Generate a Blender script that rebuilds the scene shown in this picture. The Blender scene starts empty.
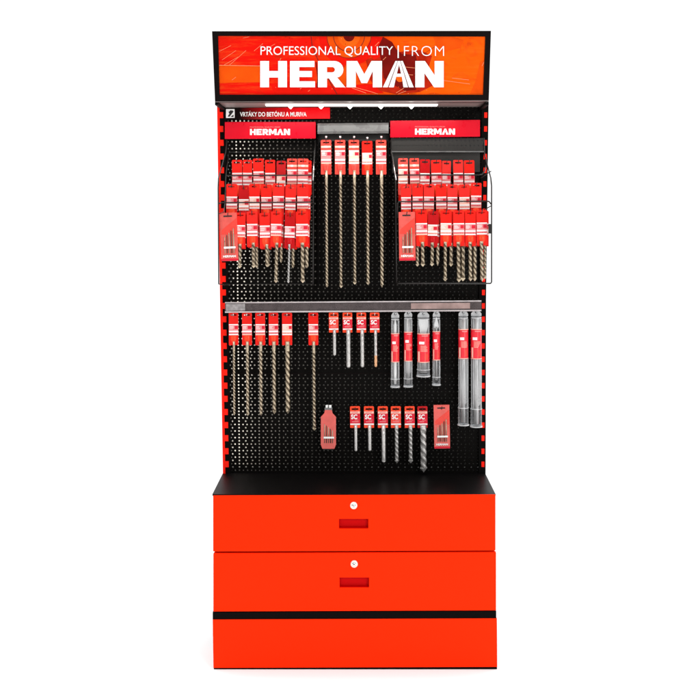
import bpy, math, random
from mathutils import Vector, Matrix
R = math.radians
S = bpy.context.scene
COL = S.collection
random.seed(7)

# ------------------------------------------------------------------ camera
# The board plane is y = 0, the viewer stands at y = -CD, eye height H (metres).
H, CD, F = 1.6155, 4.653, 1219.0
cam = bpy.data.cameras.new('camera'); co = bpy.data.objects.new('camera', cam); COL.objects.link(co)
co.location = (0, -CD, H); co.rotation_euler = (R(90), 0, 0)
cam.sensor_width = 36; cam.lens = 36 * F / 700
cam.shift_x = -4 / 700; cam.shift_y = -139 / 700
cam.clip_end = 200
S.camera = co
# ------------------------------------------------------------------ light
w = bpy.data.worlds.new('World'); S.world = w; w.use_nodes = True
nt = w.node_tree; bg = nt.nodes['Background']
# white studio behind and beside the stand, dimmer room in front of it
wc = nt.nodes.new('ShaderNodeTexCoord'); wsx = nt.nodes.new('ShaderNodeSeparateXYZ'); wmr = nt.nodes.new('ShaderNodeMapRange')
nt.links.new(wc.outputs['Generated'], wsx.inputs[0]); nt.links.new(wsx.outputs['Y'], wmr.inputs[0])
wmr.inputs[1].default_value = -.45; wmr.inputs[2].default_value = -.05; wmr.inputs[3].default_value = .22; wmr.inputs[4].default_value = 1.12
bg.inputs[0].default_value = (1, 1, 1, 1); nt.links.new(wmr.outputs[0], bg.inputs[1])
def area(name, loc, target, size, power, sy=None, col=(1, 1, 1)):
    l = bpy.data.lights.new(name, 'AREA'); l.energy = power; l.size = size; l.color = col
    if sy: l.shape = 'RECTANGLE'; l.size_y = sy
    o = bpy.data.objects.new(name, l); COL.objects.link(o); o.location = loc
    o.rotation_euler = (Vector(target) - Vector(loc)).to_track_quat('-Z', 'Y').to_euler()
    return o
area('softbox_key', (2.4, -5.4, 3.2), (0, 0, 1.2), 1.6, 85)
area('softbox_fill', (-2.4, -5.4, 2.6), (0, 0, 1.1), 1.6, 42)
area('softbox_low', (2.4, -3.6, 0.7), (.3, -.35, 0.3), 1.2, 22)
area('led_glow', (0, -.20, 1.985), (0, -.02, 1.45), .8, 1.5, .03, (1, .96, .9))
area('softbox_top', (0, .6, 5.5), (0, .6, 0), 8, 500)
area('hidden_hole_lamp', (-.478, .045, 1.32), (0, .050, 1.32), .04, 2.8, 1.36, (1, .93, .84))  # added unseen lamp behind the left post, brightening the left holes
S.view_settings.view_transform = 'Standard'; S.view_settings.look = 'None'
S.view_settings.exposure = 0; S.view_settings.gamma = 1

# ------------------------------------------------------------------ helpers
def scl(d): return F / (CD - d)
def P(px, py, d=0.0):
    s = scl(d); return Vector(((px - 354) / s, -d, H - (py - 211) / s))

def mat(name, col, rough=0.5, metal=0.0, spec=0.5, coat=0.0, var=0.0, vscale=30, bump=0.0, bscale=200, emit=0):
    m = bpy.data.materials.new(name); m.use_nodes = True
    nt = m.node_tree; b = nt.nodes['Principled BSDF']
    b.inputs['Base Color'].default_value = (*col, 1); b.inputs['Roughness'].default_value = rough
    b.inputs['Metallic'].default_value = metal; b.inputs['Specular IOR Level'].default_value = spec
    b.inputs['Coat Weight'].default_value = coat; b.inputs['Coat Roughness'].default_value = 0.12
    tc = nt.nodes.new('ShaderNodeTexCoord')
    n = nt.nodes.new('ShaderNodeTexNoise'); n.inputs['Scale'].default_value = vscale; n.inputs['Detail'].default_value = 5
    nt.links.new(tc.outputs['Object'], n.inputs['Vector'])
    if var:
        mx = nt.nodes.new('ShaderNodeMix'); mx.data_type = 'RGBA'
        mx.inputs[6].default_value = (*[c * (1 - var) for c in col], 1)
        mx.inputs[7].default_value = (*[min(1, c * (1 + var)) for c in col], 1)
        nt.links.new(n.outputs['Fac'], mx.inputs[0]); nt.links.new(mx.outputs[2], b.inputs['Base Color'])
    mr = nt.nodes.new('ShaderNodeMapRange'); mr.inputs[3].default_value = max(0, rough - .08); mr.inputs[4].default_value = min(1, rough + .08)
    nt.links.new(n.outputs['Fac'], mr.inputs[0]); nt.links.new(mr.outputs[0], b.inputs['Roughness'])
    if bump:
        n2 = nt.nodes.new('ShaderNodeTexNoise'); n2.inputs['Scale'].default_value = bscale
        bp = nt.nodes.new('ShaderNodeBump'); bp.inputs['Strength'].default_value = bump; bp.inputs['Distance'].default_value = .002
        nt.links.new(tc.outputs['Object'], n2.inputs['Vector']); nt.links.new(n2.outputs['Fac'], bp.inputs['Height'])
        nt.links.new(bp.outputs[0], b.inputs['Normal'])
    if emit:
        b.inputs['Emission Color'].default_value = (*col, 1); b.inputs['Emission Strength'].default_value = emit
    return m
def clear(name, col, fac, rough=.12):
    m = bpy.data.materials.new(name); m.use_nodes = True; nt = m.node_tree; nt.nodes.clear()
    o = nt.nodes.new('ShaderNodeOutputMaterial'); mx = nt.nodes.new('ShaderNodeMixShader')
    t = nt.nodes.new('ShaderNodeBsdfTransparent'); p = nt.nodes.new('ShaderNodeBsdfPrincipled')
    t.inputs[0].default_value = (.93, .94, .95, 1)
    p.inputs['Base Color'].default_value = (*col, 1); p.inputs['Roughness'].default_value = rough
    n = nt.nodes.new('ShaderNodeTexNoise'); n.inputs['Scale'].default_value = 45
    tc = nt.nodes.new('ShaderNodeTexCoord'); nt.links.new(tc.outputs['Object'], n.inputs['Vector'])
    lw = nt.nodes.new('ShaderNodeLayerWeight'); lw.inputs[0].default_value = .35
    mr = nt.nodes.new('ShaderNodeMapRange'); mr.inputs[3].default_value = fac * .6; mr.inputs[4].default_value = fac * 1.4
    nt.links.new(n.outputs['Fac'], mr.inputs[0])
    ad = nt.nodes.new('ShaderNodeMath'); ad.operation = 'MULTIPLY_ADD'; ad.inputs[1].default_value = .42; ad.use_clamp = True
    nt.links.new(lw.outputs['Facing'], ad.inputs[0]); nt.links.new(mr.outputs[0], ad.inputs[2])
    nt.links.new(ad.outputs[0], mx.inputs[0]); nt.links.new(t.outputs[0], mx.inputs[1]); nt.links.new(p.outputs[0], mx.inputs[2])
    nt.links.new(mx.outputs[0], o.inputs[0]); return m

M = dict(
    paint=mat('orange_red_paint', (.95, .024, .0005), .42, spec=.04, var=.05, vscale=3, bump=.03, bscale=500),
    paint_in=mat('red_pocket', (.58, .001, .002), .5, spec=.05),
    postred=mat('red_post', (.93, .012, .003), .45, spec=.1, var=.08),
    black=mat('black_sheet', (.0032, .0027, .0026), .5, spec=.03, var=.25, vscale=6, bump=.05, bscale=900),
    board=mat('black_board', (.0036, .0031, .0027), .5, spec=.03, var=.3, vscale=5),
    frame=mat('black_frame', (.006, .0036, .0034), .5, spec=.04, var=.2, bump=.05, bscale=900),
    top=mat('black_counter', (.003, .0025, .0025), .40, spec=.07, var=.3, vscale=4),
    dgrey=mat('dark_grey_sheet', (.030, .028, .026), .5, spec=.15, var=.15, vscale=8),
    under=mat('header_underside', (.22, .17, .16), .4, spec=.4, var=.2, vscale=8),
    back=mat('pale_back_sheet', (.34, .33, .31), .6),
    grey=mat('grey_plastic', (.15, .15, .147), .28, spec=.5, var=.45, vscale=22),
    white=mat('white_print', (.9, .9, .88), .5, spec=.2),
    cream=mat('cream_print', (.92, .52, .42), .5, spec=.2, var=.1, vscale=300),
    pink=mat('pink_print', (.80, .24, .24), .45, spec=.25, var=.3, vscale=400),
    magenta=mat('crimson_print', (.66, .012, .035), .45, spec=.2, var=.2, vscale=200),
    cardred=mat('red_card', (.78, .010, .004), .36, spec=.2, coat=.12, var=.15, vscale=60),
    carddeep=mat('deep_red_card', (.48, .002, .004), .4, spec=.15, coat=.12, var=.15, vscale=60),
    cardpale=mat('pale_red_card', (.80, .06, .042), .36, spec=.2, coat=.2, var=.25, vscale=60),
    cardorange=mat('orange_card', (.88, .055, .012), .38, spec=.2, coat=.12, var=.15, vscale=60),
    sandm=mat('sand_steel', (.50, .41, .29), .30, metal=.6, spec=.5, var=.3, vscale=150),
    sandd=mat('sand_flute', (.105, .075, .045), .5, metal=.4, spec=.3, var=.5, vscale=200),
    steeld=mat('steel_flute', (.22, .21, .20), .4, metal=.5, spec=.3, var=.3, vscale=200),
    steel=mat('bright_steel', (.56, .54, .52), .28, metal=.6, spec=.5, var=.12, vscale=60),
    chisb=mat('ground_chisel', (.85, .84, .82), .35, metal=.3, var=.1, vscale=30),
    chis=mat('chisel_steel', (.46, .45, .44), .3, metal=.5, spec=.5, var=.12, vscale=30),
    orangem=mat('orange_tipped_steel', (.70, .38, .20), .4, metal=.3, var=.25, vscale=120),
    darkm=mat('dark_steel', (.10, .09, .08), .4, metal=.5, var=.3),
    wire=mat('black_wire', (.022, .02, .019), .3, metal=.3, spec=.4),
    chrome=mat('chrome', (.75, .75, .74), .2, metal=.9),
    lockm=mat('nickel_lock', (.82, .78, .70), .3, metal=.3, spec=.5),
    sign=mat('crimson_sign', (.60, .001, .014), .3, spec=.15, coat=.08, var=.05),
    dark=mat('dark_slot', (.01, .008, .008), .6),
    salmon=mat('salmon_blister', (.72, .105, .085), .22, spec=.3, coat=.3, var=.25, vscale=40),
    led=mat('led_light', (1, .97, .93), .4, emit=9),
    ledbar=mat('led_diffuser', (1, .97, .94), .4, emit=1.5),
    plastic=clear('clear_plastic', (.80, .80, .81), .025, .07),
    rail=clear('smoky_clear_plastic', (.10, .08, .08), .8, .18),
    railp=mat('tinted_insert', (.36, .25, .23), .18, spec=.5, var=.6, vscale=25, bump=.5, bscale=60),
    railg=mat('mottled_insert', (.30, .28, .28), .25, spec=.5, var=.7, vscale=70, bump=.6, bscale=120),
    rim_streak=clear('clear_rim_and_streak', (.85, .85, .85), .45, .1), capm=clear('cap_plastic', (.75, .75, .75), .55, .12),
    lip=mat('pale_plastic_lip', (.50, .45, .45), .25, spec=.5, var=.4, vscale=40),
    floor=mat('white_floor', (.94, .94, .94), .8, spec=.1),
)

class MB:
    def __init__(s): s.v = []; s.f = []; s.mi = []; s.mats = []; s.sm = []
    def m(s, k):
        k = M[k] if isinstance(k, str) else k
        if k not in s.mats: s.mats.append(k)
        return s.mats.index(k)
    def add(s, vs, fs, mk, smooth=False):
        b = len(s.v); s.v += [tuple(p) for p in vs]; i = s.m(mk)
        for f in fs: s.f.append([b + j for j in f]); s.mi.append(i); s.sm.append(smooth)
    def hexa(s, q0, q1, mk):
        # q0 front quad, q1 back quad (TL, TR, BR, BL as seen from the front)
        s.add(list(q0) + list(q1), [(0, 3, 2, 1), (4, 5, 6, 7), (0, 1, 5, 4), (1, 2, 6, 5), (2, 3, 7, 6), (3, 0, 4, 7)], mk)
    def box(s, x0, x1, y0, y1, z0, z1, mk):
        s.hexa([(x0, y0, z1), (x1, y0, z1), (x1, y0, z0), (x0, y0, z0)], [(x0, y1, z1), (x1, y1, z1), (x1, y1, z0), (x0, y1, z0)], mk)
    def tube(s, pts, r, mk, n=6, cap=True):
        pts = [Vector(p) for p in pts]; vs = []; fs = []
        up = None
        for i, p in enumerate(pts):
            a = pts[max(0, i - 1)]; c = pts[min(len(pts) - 1, i + 1)]; t = (c - a).normalized()
            if up is None: up = Vector((0, 0, 1)) if abs(t.z) < .9 else Vector((1, 0, 0))
            u = t.cross(up).normalized(); up = u.cross(t).normalized()
            rr = r[i] if isinstance(r, (list, tuple)) else r
            for k in range(n):
                g = 2 * math.pi * k / n; vs.append(p + (u * math.cos(g) + up * math.sin(g)) * rr)
        for i in range(len(pts) - 1):
            for k in range(n):
                k2 = (k + 1) % n; fs.append((i * n + k, i * n + k2, (i + 1) * n + k2, (i + 1) * n + k))
        if cap: fs.append(tuple(range(n))[::-1]); fs.append(tuple(range((len(pts) - 1) * n, len(pts) * n)))
        s.add(vs, fs, mk, True)
    def poly(s, outline, y0, y1, mk):
        # outline (x, z) list, extruded from y0 (front) to y1
        n = len(outline)
        vs = [(x, y0, z) for x, z in outline] + [(x, y1, z) for x, z in outline]
        fs = [tuple(range(n)), tuple(range(2 * n - 1, n - 1, -1))] + [(i, i + n, (i + 1) % n + n, (i + 1) % n) for i in range(n)]
        s.add(vs, fs, mk)
    def mesh(s, name):
        me = bpy.data.meshes.new(name); me.from_pydata(s.v, [], s.f)
        for k in s.mats: me.materials.append(k)
        me.polygons.foreach_set('material_index', s.mi); me.polygons.foreach_set('use_smooth', s.sm)
        import bmesh
        bm = bmesh.new(); bm.from_mesh(me); bmesh.ops.recalc_face_normals(bm, faces=bm.faces); bm.to_mesh(me); bm.free()
        me.update(); return me
    def build(s, name, parent=None, bevel=0):
        return link(name, s.mesh(name), parent, bevel)
def link(name, me, parent=None, bevel=0):
    o = bpy.data.objects.new(name, me); COL.objects.link(o); o.parent = parent
    if bevel:
        b = o.modifiers.new('bevel', 'BEVEL'); b.width = bevel; b.segments = 2; b.limit_method = 'ANGLE'
    return o
def thing(name, label, cat, loc=(0, 0, 0), group=None):
    o = bpy.data.objects.new(name, None); COL.objects.link(o); o.location = loc; o.empty_display_size = .05
    o['label'] = label; o['category'] = cat
    if group: o['group'] = group
    return o
def quadpx(pts, d): return [P(x, y, d) for x, y in pts]
def pbox(mb, x0, y0, x1, y1, d0, d1, mk):
    # measured rectangle at depth d0 in front, made a straight box back to d1
    q = quadpx([(x0, y0), (x1, y0), (x1, y1), (x0, y1)], d0)
    mb.hexa(q, [(p.x, -d1, p.z) for p in q], mk)
def pquad(mb, pts, d0, d1, mk):
    q = quadpx(pts, d0); mb.hexa(q, [(p.x, -d1, p.z) for p in q], mk)
def curve_mesh(polys, ext=.0006):
    cu = bpy.data.curves.new('outline', 'CURVE'); cu.dimensions = '2D'; cu.fill_mode = 'BOTH'; cu.extrude = ext
    for pl in polys:
        sp = cu.splines.new('POLY'); sp.points.add(len(pl) - 1); sp.use_cyclic_u = True
        for i, (x, y) in enumerate(pl): sp.points[i].co = (x, y, 0, 1)
    o = bpy.data.objects.new('outline', cu); COL.objects.link(o)
    bpy.context.view_layer.update()
    me = bpy.data.meshes.new_from_object(o.evaluated_get(bpy.context.evaluated_depsgraph_get()))
    bpy.data.objects.remove(o); bpy.data.curves.remove(cu); return me
def text_mesh(txt, width, height, off=0.0, ext=.0005, space=1.0):
    cu = bpy.data.curves.new('txt', 'FONT'); cu.body = txt; cu.offset = off; cu.extrude = .001; cu.space_character = space
    cu.resolution_u = 4
    o = bpy.data.objects.new('txt', cu); COL.objects.link(o); bpy.context.view_layer.update()
    me = bpy.data.meshes.new_from_object(o.evaluated_get(bpy.context.evaluated_depsgraph_get()))
    bpy.data.objects.remove(o); bpy.data.curves.remove(cu)
    xs = [v.co.x for v in me.vertices]; ys = [v.co.y for v in me.vertices]
    x0, x1, y0, y1 = min(xs), max(xs), min(ys), max(ys)
    for v in me.vertices:
        v.co.x = (v.co.x - x0) / (x1 - x0) * width; v.co.y = (v.co.y - y0) / (y1 - y0) * height
        v.co.z = ext if v.co.z > 0 else -ext
    return me
def stand_up(me, fn):
    # lay a flat mesh (x right, y up) onto a surface: fn(x, y) -> Vector, thickness along -y
    for v in me.vertices:
        z = v.co.z; p = fn(v.co.x, v.co.y); v.co = (p.x, p.y - z, p.z)
    me.update(); return me
def place_text(txt, x0, y0, x1, y1, d, mk, name, parent, off=0.0, space=1.0, fn=None):
    me = text_mesh(txt, x1 - x0, y1 - y0, off, space=space)
    f = fn or (lambda px, py: P(px, py, d))
    stand_up(me, lambda u, v: f(x0 + u, y1 - v)); me.materials.clear(); me.materials.append(M[mk])
    return link(name, me, parent)
# the wordmark: heavy letters in a unit box, u right, v up
def brand_polys():
    L = []
    def A(x0, x1, pts): L.append([(x0 + (x1 - x0) * u, v) for u, v in pts])
    W = 183.5
    def rng(a, b): return ((a - 260.2) / W, (b - 260.2) / W)
    a, b = rng(260.2, 287)
    A(a, b, [(0, 0), (0, 1), (.33, 1), (.33, .62), (.67, .62), (.67, 1), (1, 1), (1, 0), (.67, 0), (.67, .37), (.33, .37), (.33, 0)])
    a, b = rng(290, 315)
    A(a, b, [(0, 0), (0, 1), (.98, 1), (.98, .77), (.37, .77), (.37, .62), (.88, .62), (.88, .39), (.37, .39), (.37, .23), (1, .23), (1, 0)])
    a, b = rng(318, 345.3)
    bowl = [(.60 + .33 * math.sin(R(t)), .67 + .33 * math.cos(R(t))) for t in range(0, 181, 15)]
    A(a, b, [(0, 0), (0, 1)] + bowl[:-2] + [(.70, .38), (1, 0), (.63, 0), (.40, .34), (.33, .34), (.33, 0)])
    A(a, b, [(.33, .77), (.52, .77)] + [(.52 + .1 * math.sin(R(t)), .67 + .1 * math.cos(R(t))) for t in range(15, 180, 30)] + [(.52, .57), (.33, .57)])
    a, b = rng(346.6, 382)
    A(a, b, [(0, 0), (0, 1), (.30, 1), (.50, .50), (.70, 1), (1, 1), (1, 0), (.74, 0), (.74, .62), (.58, .16), (.42, .16), (.26, .62), (.26, 0)])
    def z(x): return ((360 + x / 8.75) - 260.2) / W
    for q in ([(310, 1), (329, 1), (243, 0), (200, 0)], [(374, 1), (355, 1), (428, 0), (470, 0)]):
        L.append([(z(x), v) for x, v in q])
    L.append([(z(333), 1), (z(351), 1), (z(420), 0), (z(380), 0), (z(366), .40), (z(316), .40), (z(296), 0), (z(252), 0)])
    L.append([(z(323), .52), (z(342), .86), (z(359), .52)])
    a, b = rng(415.3, 443.7)
    A(a, b, [(0, 0), (0, 1), (.34, 1), (.68, .46), (.68, 1), (1, 1), (1, 0), (.66, 0), (.32, .54), (.32, 0)])
    return L
def place_brand(x0, y0, x1, y1, d, name, parent, mk='white', fn=None):
    me = curve_mesh(brand_polys())
    f = fn or (lambda px, py: P(px, py, d))
    stand_up(me, lambda u, v: f(x0 + u * (x1 - x0), y1 - v * (y1 - y0))); me.materials.clear(); me.materials.append(M[mk])
    return link(name, me, parent)

# ------------------------------------------------------------------ floor
fl = MB(); fl.add([(-4.5, -6, 0), (4.5, -6, 0), (4.5, 2.3, 0), (-4.5, 2.3, 0)], [(0, 1, 2, 3)], 'floor')
o = fl.build('floor'); o['kind'] = 'structure'

# ------------------------------------------------------------------ the stand
stand = thing('display_stand', 'tall red and black tool shop display stand with perforated board, lit header and two drawers', 'display stand')
DF = .353
# carcass
mb = MB(); pbox(mb, 214.5, 496.5, 494.5, 667, DF - .02, -.14, 'black'); mb.build('cabinet', stand)
mb = MB()   # counter
q = [P(212.7, 494.2, DF), P(495.3, 493.6, DF)]
zt = q[0].z
mb.box(-.5, .5, -DF, .14, zt - .006, zt, 'top'); mb.build('countertop', stand, .001)
def drawer(x0, y0, x1, y1, yr, lock, rec):
    d = DF + .004; mb = MB()
    r0, s0, r1, s1 = rec
    o_ = quadpx([(x0, y0), (x1, y0 + yr), (x1, y1 + yr), (x0, y1)], d); n_ = quadpx([(r0, s0), (r1, s0), (r1, s1), (r0, s1)], d)
    bk = Vector((0, .018, 0)); vs = o_ + n_ + [p + bk for p in o_] + [p + bk for p in n_]
    fs = []
    for j in range(4):
        k = (j + 1) % 4
        fs += [(j, 4 + j, 4 + k, k), (8 + j, 8 + k, 12 + k, 12 + j), (j, k, 8 + k, 8 + j), (4 + j, 12 + j, 12 + k, 4 + k)]
    mb.add(vs, fs, 'paint')
    dr = mb.build('drawer', stand, .0022)
    # recessed pull: five inner faces
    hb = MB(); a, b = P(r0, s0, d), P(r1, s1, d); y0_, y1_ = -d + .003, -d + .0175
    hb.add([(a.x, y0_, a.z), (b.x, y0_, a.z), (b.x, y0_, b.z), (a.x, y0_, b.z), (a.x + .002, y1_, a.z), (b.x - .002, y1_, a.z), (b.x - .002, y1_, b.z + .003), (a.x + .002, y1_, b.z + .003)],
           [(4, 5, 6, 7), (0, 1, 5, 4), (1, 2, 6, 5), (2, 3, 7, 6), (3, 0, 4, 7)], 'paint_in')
    hb.build('handle', dr)
    c = P(lock[0], lock[1], d); lb = MB()
    lb.tube([c + Vector((0, .004, 0)), c + Vector((0, -.004, 0)), c + Vector((0, -.006, 0))], [.0128, .0128, .0112], 'lockm', 28)
    lb.tube([c + Vector((0, -.006, 0)), c + Vector((0, -.0075, 0))], [.0075, .007], 'chrome', 20)
    lb.box(c.x - .0035, c.x + .0035, c.y - .0082, c.y - .007, c.z - .001, c.z + .001, 'dark')
    lb.build('lock', dr)
drawer(213, 495.6, 495.6, 551.6, -1.0, (353.7, 505.4), (339, 519, 368.3, 528.6))
drawer(213.2, 553.4, 496.2, 611.6, -1.2, (354.2, 563.8), (339.6, 577.6, 369.0, 587.6))
mb = MB(); pquad(mb, [(212.6, 612.3), (496.3, 611), (496.3, 618.3), (212.6, 619.5)], DF + .002, .2, 'black'); mb.build('black_band', stand)  # black band between the lower drawer and the plinth
mb = MB(); pquad(mb, [(212.6, 619.8), (497, 618.6), (497.2, 667), (213.4, 668)], DF + .006, .2, 'paint'); mb.build('plinth', stand, .0008)
mb = MB(); pquad(mb, [(213.8, 668), (497, 667), (497, 669.2), (213.8, 669.7)], DF + .003, .15, 'black'); mb.build('foot_rail', stand)

# posts
def xl(y): return 217 + (y - 104) * (3 / 196.) if y < 300 else 220 + (y - 300) * (3 / 180.)
def xr(y): return 488 - (y - 107) * (2.5 / 193.) if y < 300 else 485.5 - (y - 300) * (.5 / 180.)
def slot_y(n): return 464.3 - 13.0 * n - .0166 * n * n
def interp_quad(mb, f0, f1, y0, y1, d0, d1, mk):
    pquad(mb, [(f0(y0), y0), (f1(y0), y0), (f1(y1), y1), (f0(y1), y1)], d0, d1, mk)
cuts = [100, 200, 300, 390, 476]
mb = MB()
for a, b in zip(cuts, cuts[1:]):
    interp_quad(mb, lambda y: xl(y) + .4, lambda y: xl(y) + 8.3, a, b, .012, -.012, 'black')
    interp_quad(mb, lambda y: xl(y), lambda y: xl(y) + 2.4, a, b, .0175, -.010, 'postred')
for n in range(27):
    y = slot_y(n)
    interp_quad(mb, lambda t: xl(t) + 2.4, lambda t: xl(t) + 6, y - 3.0, y + 3.0, .017, .0125, 'postred')
mb.build('upright_post', stand)
mb = MB()
for a, b in zip(cuts, cuts[1:]):
    interp_quad(mb, lambda y: xr(y) - 6.2, lambda y: xr(y) + .6, a, b, .012, -.012, 'black')
for n in range(27):
    y = slot_y(n)
    interp_quad(mb, lambda t: xr(t) - 3.6, lambda t: xr(t) - .6, y - 2.7, y + 2.7, .014, .0125, 'postred')
mb.build('upright_post', stand)

# perforated board with real punched holes
def row_y(k): return 470.2 - 3.25 * k - .0010375 * k * k
def warp(px, py): return 354 + (px - 354) * (1 + .032 * (470 - py) / 365.)
def panel(k0, k1, name='perforated_panel'):
    mb = MB(); TH = .0012; vs = []; fs = []
    X0, X1 = 229.8, 480.6
    def pt(px, py, back=0):
        p = P(warp(px, py), py, 0); return (p.x, TH * back, p.z)
    for k in range(k0, k1):
        y = row_y(k); yt = (row_y(k + 1) + y) / 2; yb = (row_y(k - 1) + y) / 2
        if k == k0:
            if k != 0 and k != 109:
                b = len(vs); vs += [pt(X0, yt), pt(X1, yt), pt(X1, yb), pt(X0, yb)]; fs.append((b, b + 3, b + 2, b + 1)); continue
        pit, st = (4.03, 231.4) if k % 2 == 0 else (6.62, 232.9)
        xs = []; x = st
        while x < 478.8: xs.append(x); x += pit
        edges = [X0] + [(a + c) / 2 for a, c in zip(xs, xs[1:])] + [X1]
        rr = .76
        for i, x in enumerate(xs):
            l, r_ = edges[i], edges[i + 1]; b = len(vs)
            rect = [(l, yt), (x, yt), (r_, yt), (r_, y), (r_, yb), (x, yb), (l, yb), (l, y)]
            ang = [-135, -90, -45, 0, 45, 90, 135, 180]
            octo = [(x + rr * math.cos(R(a)), y + rr * math.sin(R(a))) for a in ang]
            vs += [pt(*p) for p in rect] + [pt(*p) for p in octo] + [pt(p[0], p[1], 1) for p in octo]
            for j in range(8):
                j2 = (j + 1) % 8
                fs.append((b + j, b + 8 + j, b + 8 + j2, b + j2)); fs.append((b + 8 + j, b + 16 + j, b + 16 + j2, b + 8 + j2))
    mb.add(vs, fs, 'board')
    me = bpy.data.meshes.new(name); me.from_pydata(mb.v, [], mb.f); me.materials.append(M['board'])
    return link(name, me, stand)
panel(0, 30); panel(30, 110)
mb = MB()   # dark joint strips between the panels and the bottom flange
for k in (29.5,):
    y = row_y(k); pbox(mb, warp(230, y), y - .35, warp(480, y), y + .35, .0015, .0003, 'frame')
pbox(mb, 228, 471.9, 482, 474.5, .004, -.01, 'black')
mb.build('joint_strip', stand)
# unseen rear case: pale sheet, open left so light in the holes fades rightward
mb = MB(); mb.box(-.49, .50, .085, .09, .62, 2.02, 'back'); mb.box(.497, .50, .013, .085, .62, 2.02, 'black')
mb.box(-.49, .497, .012, .085, 2.02, 2.03, 'black'); mb.box(-.505, .505, .0902, .098, .62, 2.03, 'black')
mb.build('unseen_rear_case', stand)

# header box: front face leans forward a little
HD = .253
TL, TR, BR, BL = (212, 31.2), (491, 30.8), (488.8, 100.4), (215, 101.6)
def hp(px, py, out=0.0):
    d = HD + .030 * (101 - py) / 70. + out; return P(px, py, d)
mb = MB()
fr = [TL, TR, BR, BL]; inn = [(218, 35.8), (485.4, 36.4), (483.2, 94.7), (219.6, 94.7)]
f4 = [hp(*p) for p in fr]; i4 = [hp(*p) for p in inn]; i4b = [p + Vector((0, .006, 0)) for p in i4]
back = [(f4[0].x, .02, f4[0].z), (f4[1].x, .02, f4[1].z), (f4[2].x, .02, f4[2].z), (f4[3].x, .02, f4[3].z)]
mb.add(f4 + i4 + i4b, [(0, 4, 5, 1), (1, 5, 6, 2), (2, 6, 7, 3), (3, 7, 4, 0)] + [(4 + j, 8 + j, 8 + (j + 1) % 4, 4 + (j + 1) % 4) for j in range(4)] + [(8, 11, 10, 9)], 'frame')
mb.add(f4 + [Vector(b) for b in back], [(0, 1, 5, 4), (1, 2, 6, 5), (3, 0, 4, 7), (5, 6, 7, 4)], 'frame')
head = mb.build('header_box', stand)
mb = MB()
u0, u1 = f4[3], f4[2]
mb.hexa([(u0.x, u0.y, u0.z), (u1.x, u1.y, u1.z), (u1.x, u1.y, u1.z - .002), (u0.x, u0.y, u0.z - .002)],
        [(u0.x, .02, u0.z), (u1.x, .02, u1.z), (u1.x, .02, u1.z - .002), (u0.x, .02, u0.z - .002)], 'under')
mb.box(u0.x, u0.x + .012, u0.y, .015, u0.z - .012, u0.z - .002, 'black'); mb.box(u1.x - .012, u1.x, u0.y, .015, u0.z - .012, u0.z - .002, 'black')
mb.box(u0.x, u1.x, u0.y, u0.y + .006, u0.z - .004, u0.z - .0022, 'black')
mb.build('underside', head)

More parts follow.
